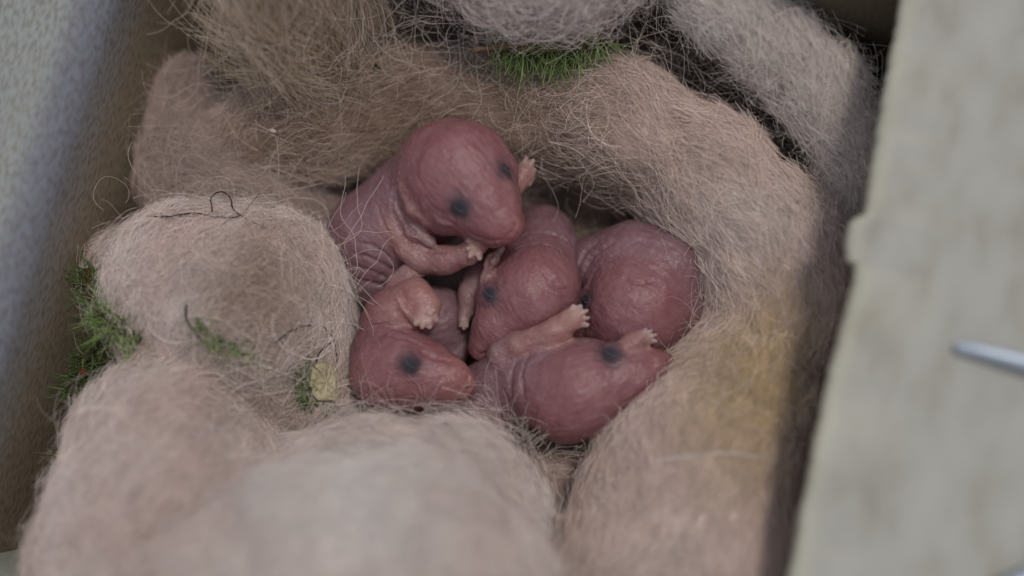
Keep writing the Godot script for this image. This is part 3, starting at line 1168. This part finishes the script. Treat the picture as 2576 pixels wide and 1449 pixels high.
	lay_fibres("wool_fibres", tangle, w8[1], w8[0], short_fibres, 9000, {"spread": 0.5, "lift": 6.0}, t8)
	lay_fibres("loose_fibres", tangle, w8[1], w8[0], curly_fibres, 2600, {"spread": 1.0, "lift": 45.0, "tip": 0.35}, wool_tone(rose, white, []))
	part("hanging_loops", tangle_loops(w8[1]), tinted(fibre_mat, Color(0.74, 0.69, 0.68)), w8[0]).set_meta("kind", "stuff")
	var t9 := wool_tone(Color(0.82, 0.715, 0.67), Color(0.90, 0.82, 0.78), [])
	var w9 := finish_wool(roll, "wool_roll", "thick pale wool roll slanting down towards the chipped plank edge", t9)
	lay_fibres("wool_fibres", roll, w9[1], w9[0], short_fibres, 24000, {"spread": 0.26}, t9)
	lay_fibres("loose_fibres", roll, w9[1], w9[0], curly_fibres, 2600, {"spread": 0.8, "lift": 26.0, "tip": 0.22}, t9)
	print(Time.get_ticks_msec())
	var pale := Color(0.80, 0.74, 0.70)
	add_curls(w9[0], w9[1], [[1540, 150, 10], [1690, 190, 20], [1850, 310, 20], [1990, 430, 20], [2085, 560, 40]], 210, 36.0, 34, 0.62, pale)
	add_curls(w8[0], w8[1], [[780, 30, 90], [950, 70, 60], [1180, 80, 60], [1300, 100, 80]], 130, 34.0, 36, 0.62, pale)
	add_curls(w8[0], w8[1], [[1560, 40, 110], [1680, 90, 90]], 40, 40.0, 34, 0.62, pale)
	add_curls(w7[0], w7[1], [[520, 40, 60], [540, 160, 40], [620, 240, 40], [690, 330, 40]], 36, 34.0, 34, 0.62, pale)
	add_curls(w2[0], w2[1], [[860, 600, 150], [890, 690, 150], [935, 750, 140]], 15, 24.0, 24, 0.62, pale)
	add_curls(w2[0], w2[1], [[360, 540, 120], [500, 500, 150], [640, 490, 150], [780, 540, 150]], 34, 26.0, 24, 0.5, pale)
	add_curls(w4[0], w4[1], [[880, 1075, 210], [1050, 1090, 240], [1230, 1085, 230], [1320, 1125, 200], [1390, 1190, 150]], 130, 17.0, 20, 0.46, pale)
	add_curls(w1[0], w1[1], [[1760, 640, 130], [1775, 780, 140], [1730, 900, 160], [1580, 1030, 200], [1440, 1150, 190]], 90, 18.0, 22, 0.46, pale)
	add_curls(w1[0], w1[1], [[1250, 180, 60], [1500, 210, 90], [1700, 300, 120]], 90, 60.0, 30, 0.46, pale)
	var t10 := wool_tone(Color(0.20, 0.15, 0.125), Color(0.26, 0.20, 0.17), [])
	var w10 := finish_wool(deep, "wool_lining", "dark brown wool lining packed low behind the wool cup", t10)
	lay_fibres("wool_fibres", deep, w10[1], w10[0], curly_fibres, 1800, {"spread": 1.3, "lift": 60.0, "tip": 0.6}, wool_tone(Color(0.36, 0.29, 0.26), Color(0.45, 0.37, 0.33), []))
	print("wool ", Time.get_ticks_msec())
	small_things(cup, ball, front, tuft)
	print("done ", Time.get_ticks_msec())


# Loose curly strands wandering about a line through the nest.
func curls(line: Array, count: int, spread: float, length: int, r: float, base: Vector3) -> ArrayMesh:
	var paths: Array = []
	for i in count:
		var f := rng.randf() * (line.size() - 1)
		var k := int(f)
		var a: Array = line[k]
		var b: Array = line[k + 1]
		var g := f - k
		var p := at(lerpf(a[0], b[0], g), lerpf(a[1], b[1], g), lerpf(a[2], b[2], g))
		p += Vector3(rng.randfn(0, spread), rng.randfn(0, spread), rng.randfn(0, spread * 0.5))
		var ang := rng.randf() * TAU
		var bend := rng.randfn(0, 0.3)
		var rise := rng.randfn(0, 0.2)
		var pts := PackedVector3Array()
		for q in rng.randi_range(length / 2, length):
			pts.append(p)
			bend = lerpf(bend, rng.randfn(0, 0.5), 0.25)
			rise = lerpf(rise, rng.randfn(0, 0.3), 0.2) - 0.02
			ang += bend
			p += Vector3(cos(ang), sin(ang), rise) * 11.0
		paths.append(pts)
	return strand_mesh(paths, r, base, 3, 0.9)


func add_curls(o: Node3D, base: Vector3, line: Array, count: int, spread: float, length: int, r: float, c: Color) -> void:
	part("stray_strands", curls(line, count, spread, length, r, base), tinted(fibre_mat, c), o).set_meta("kind", "stuff")


func tangle_loops(base: Vector3) -> ArrayMesh:
	var paths: Array = []
	for i in 150:
		var x0 := rng.randf_range(1120, 1420)
		var x1 := x0 + rng.randf_range(90, 330)
		var sag := rng.randf_range(10, 115) * sin(clampf((((x0 + x1) * 0.5) - 1080) / 540.0, 0.05, 0.95) * PI)
		var w := rng.randf_range(140, 285)
		var pts: Array = []
		for k in 7:
			var t := k / 6.0
			var s := 1.0 - pow(2.0 * t - 1.0, 2.0)
			pts.append(at(lerpf(x0, x1, t) + rng.randfn(0, 9), -60 + rng.randf_range(-10, 20) + (60 + sag) * s + rng.randfn(0, 9), w - 50 * s + rng.randfn(0, 10)))
		paths.append(smooth_path(pts, 5))
	return strand_mesh(paths, 1.25, base, 3, 1.0)


# ---------------------------------------------------------------- moss, bark, hairs, specks
func moss_clump(label: String, bl: Blob, spots: Array, leaves: int, length: float, c1: Color, c2: Color, bias: Vector3, core: Color) -> void:
	var body := Blob.new()
	body.cell = 6.0
	body.noise = noise_of(FastNoiseLite.TYPE_SIMPLEX_SMOOTH, 0.04, 2, 71 + leaves)
	body.noise_amp = 7.0
	var prev: Vector3
	for i in spots.size():
		var s: Array = spots[i]
		var p := surface_at(bl, s[0], s[1]) if bl else at(s[0], s[1], s[3])
		if i == 0:
			prev = p
		body.add(prev, s[2], p, s[2], 14.0, core)
		prev = p
	body.build()
	var base := place(body.a[0])
	var o := thing("moss_clump", label, "moss", base, "green moss bits caught in the wool")
	part("moss_stem", blob_mesh(body, base), felt_mat, o)
	var v := PackedVector3Array()
	var n := PackedVector3Array()
	var cs := PackedColorArray()
	var idx := PackedInt32Array()
	for i in leaves:
		var k := rng.randi_range(0, body.verts.size() - 1)
		var p := body.verts[k]
		var d := (body.norms[k] + bias + Vector3(rng.randfn(0, 0.45), rng.randfn(0, 0.45), rng.randfn(0, 0.45))).normalized()
		if d.z < -0.5:
			continue
		var l := length * rng.randf_range(0.5, 1.25)
		var bend := Vector3(rng.randfn(0, 0.3), rng.randfn(0, 0.3), rng.randfn(0, 0.3)) * l
		var pts := PackedVector3Array()
		for q in 5:
			var t := q / 4.0
			pts.append(p + d * l * t + bend * t * t)
		var from := v.size()
		tube(pts, rng.randf_range(1.5, 2.6), 0.5, 3, v, n, idx)
		var c := c1.lerp(c2, rng.randf()) * exp(rng.randfn(0, 0.2))
		for q in v.size() - from:
			cs.append(c)
	to_metres(v, base)
	for i in n.size():
		n[i] = turn * n[i]
	part("moss_leaves", array_mesh(v, n, cs, idx), plain_mat, o).set_meta("kind", "stuff")


func flake(called: String, label: String, category: String, bl: Blob, outline: Array, c: Color, thick: float, lift: float, w := 0.0) -> void:
	var ring: Array = []
	var mid := Vector3.ZERO
	for q in outline:
		var p := surface_at(bl, q[0], q[1]) + Vector3(0, 0, lift) if bl else at(q[0], q[1], w + (q[2] if q.size() > 2 else 0.0))
		ring.append(p)
		mid += p / outline.size()
	var base := place(mid)
	var curve: Array = ring.duplicate()
	curve.append(ring[0])
	var path := smooth_path(curve, 4, 1.6)
	path.remove_at(path.size() - 1)
	var f := noise_of(FastNoiseLite.TYPE_SIMPLEX_SMOOTH, 0.05, 3, 77)
	var n := path.size()
	var st := SurfaceTool.new()
	st.begin(Mesh.PRIMITIVE_TRIANGLES)
	var rows := [[0.0, 0.5], [0.22, 0.55], [0.42, 0.5], [0.6, 0.56], [0.76, 0.5], [0.9, 0.48], [0.98, 0.3], [1.0, -0.3], [0.8, -0.5], [0.0, -0.5]]
	for r in rows:
		for i in n:
			var p := mid + (path[i] - mid) * float(r[0])
			p.z += thick * r[1] + f.get_noise_3dv(p * 1.6) * thick * 0.9
			var t := clampf(0.5 + f.get_noise_3dv(p * 2.3) * 1.3, 0, 1)
			st.set_color(c.lerp(c * 0.6, t))
			st.add_vertex(place(p) - base)
	for r in rows.size() - 1:
		for i in n:
			var p := r * n + i
			var q := r * n + (i + 1) % n
			for k in [p, q, p + n, q, q + n, p + n]:
				st.add_index(k)
	st.generate_normals()
	var o := MeshInstance3D.new()
	o.name = numbered(called)
	o.mesh = st.commit()
	o.material_override = plain_mat
	o.position = base
	o.set_meta("label", label)
	o.set_meta("category", category)
	add_child(o)


func hair(label: String, bl: Blob, pts: Array, r: float, c: Color, lift := 22.0, group := "dark hairs lying on the wool", called := "loose_hair") -> void:
	var path: Array = []
	for q in pts:
		path.append(surface_at(bl, q[0], q[1]) + Vector3(0, 0, q[2] if q.size() > 2 else lift))
	var base := place(path[0])
	var o := MeshInstance3D.new()
	o.name = numbered(called)
	o.mesh = strand_mesh([smooth_path(path, 7, 0.5)], r, base, 5, 0.7)
	o.material_override = tinted(fibre_mat, c)
	o.position = base
	o.set_meta("label", label)
	o.set_meta("category", "hair" if called == "loose_hair" else "fibre")
	o.set_meta("group", group)
	add_child(o)


func speck(called: String, label: String, category: String, p: Vector3, r: float, c: Color) -> void:
	var b := Blob.new()
	b.cell = maxf(r * 0.22, 1.2)
	b.noise = noise_of(FastNoiseLite.TYPE_SIMPLEX_SMOOTH, 0.5 / r, 2, 5)
	b.noise_amp = r * 0.25
	b.add(p, r, p + Vector3(r * 0.9, -r * 0.3, 0), r * 0.75, 4.0, c)
	b.build()
	var base := place(p)
	var o := MeshInstance3D.new()
	o.name = numbered(called)
	o.mesh = blob_mesh(b, base)
	o.material_override = plain_mat
	o.position = base
	o.set_meta("label", label)
	o.set_meta("category", category)
	add_child(o)


func small_things(cup: Blob, ball: Blob, front: Blob, tuft: Blob) -> void:
	var green := Color(0.16, 0.23, 0.08)
	var lime := Color(0.30, 0.38, 0.15)
	var deepg := Color(0.08, 0.115, 0.05)
	var soil := Color(0.06, 0.055, 0.03)
	moss_clump("green moss tuft with brown base beside the speckled board, highest beside the wool ball", null, [[226, 700, 20, 105], [236, 748, 22, 112]], 130, 46.0, green, deepg.lerp(green, 0.4), Vector3(0, 0.4, 0.4), Color(0.07, 0.045, 0.025))
	moss_clump("bright green spiky moss tuft in the crease between wool ball and wool mound", null, [[268, 800, 24, 170], [310, 822, 22, 205], [345, 852, 10, 225]], 230, 56.0, lime, green, Vector3(0, 0.1, 0.5), soil)
	moss_clump("dark scraggy moss wedged along the speckled board", null, [[228, 885, 17, 90], [212, 930, 17, 90], [182, 980, 17, 100]], 200, 42.0, deepg, green, Vector3(0.1, 0, 0.3), soil)
	moss_clump("soft green moss sprig lying across the crease of the wool ball", ball, [[500, 812, 5], [545, 850, 10], [600, 880, 11], [640, 895, 6]], 150, 40.0, green, lime, Vector3(0.6, -0.1, 0.3), deepg)
	moss_clump("dark green moss sprig standing against the yellow wood flake", ball, [[770, 900, 5], [752, 950, 12], [760, 1010, 14], [830, 1022, 9]], 210, 30.0, deepg.lerp(green, 0.5), green, Vector3(-0.1, 0.1, 0.3), deepg)
	moss_clump("faded olive moss scrap at the lower edge of the wool mound", null, [[158, 1150, 14, 150], [186, 1182, 12, 190]], 90, 34.0, Color(0.16, 0.19, 0.08), Color(0.2, 0.2, 0.1), Vector3(0.2, 0, 0.3), Color(0.2, 0.16, 0.08))
	moss_clump("fringe of green moss hanging from the brown bark strip", null, [[1260, 130, 9, 100], [1340, 130, 12, 104], [1440, 126, 12, 108], [1510, 110, 12, 112]], 420, 62.0, green, lime, Vector3(0.1, -1.1, 0.3), soil)
	flake("bark_strip", "thin brown bark strip above the moss fringe under the wool tangle", "bark", null, [[1185, 118, 0], [1270, 112, 4], [1380, 112, 6], [1460, 96, 8], [1515, 84, 8], [1518, 96, 4], [1470, 118, 2], [1390, 134, 0], [1290, 126, 0], [1200, 134, 0]], Color(0.27, 0.18, 0.11), 10.0, 0.0, 122.0)
	flake("wood_flake", "ragged yellow wood flake beside the reddish cheek of a pup", "wood chip", ball, [[790, 918], [836, 908], [848, 930], [850, 968], [866, 990], [838, 1004], [800, 1000], [786, 962]], Color(0.56, 0.49, 0.32), 16.0, 24.0)
	var ink := Color(0.1, 0.085, 0.075)
	hair("long wavy dark hair lying along the top of the wool ball", ball, [[382, 548], [440, 546], [495, 538], [560, 548], [610, 546], [640, 515], [660, 490]], 2.1, ink, 30.0)
	hair("dark hair curled into a hook on the wool ball", ball, [[545, 535, 34], [548, 500, 50], [575, 488, 55], [596, 505, 50], [600, 530, 40], [640, 560], [700, 578]], 1.9, ink)
	hair("arched dark hair beside the yellow wood flake", ball, [[700, 860], [740, 830], [790, 816], [828, 830], [848, 870], [852, 912]], 1.8, ink)
	hair("short crooked dark hair crossing the arched one", ball, [[800, 908], [812, 880], [842, 856], [868, 836]], 1.7, ink)
	hair("dark forked hair standing up from the soft moss sprig", ball, [[478, 765], [476, 800], [500, 835], [530, 862], [560, 885]], 2.4, Color(0.15, 0.13, 0.09))
	hair("thin dark hair running from the highest moss tuft", ball, [[268, 770], [300, 790], [345, 830], [350, 850]], 1.3, ink)
	hair("white fibre stretched over the yellow stained wool", cup, [[1560, 1168], [1680, 1152], [1790, 1138], [1870, 1142], [1950, 1160]], 2.2, Color(0.86, 0.84, 0.82), 10.0, "", "white_fibre")
	speck("dropping", "small black dropping on the tan wool behind the highest pup", "dropping", surface_at(cup, 946, 172) + Vector3(0, 0, 4), 9.0, Color(0.02, 0.017, 0.015))
	speck("dark_speck", "tiny dark brown crumb on the wool ball near the pups", "crumb", surface_at(ball, 823, 799) + Vector3(0, 0, 3), 4.5, Color(0.04, 0.025, 0.02))
	speck("seed_husk", "tiny cream seed husk caught in the loose strands of the brown tuft", "seed husk", surface_at(cup, 688, 330) + Vector3(0, 0, 12), 6.0, Color(0.6, 0.52, 0.42))
	speck("red_berry_bit", "small rust red bit among the dark moss by the speckled board", "plant bit", at(208, 936, 118), 7.0, Color(0.14, 0.035, 0.02))
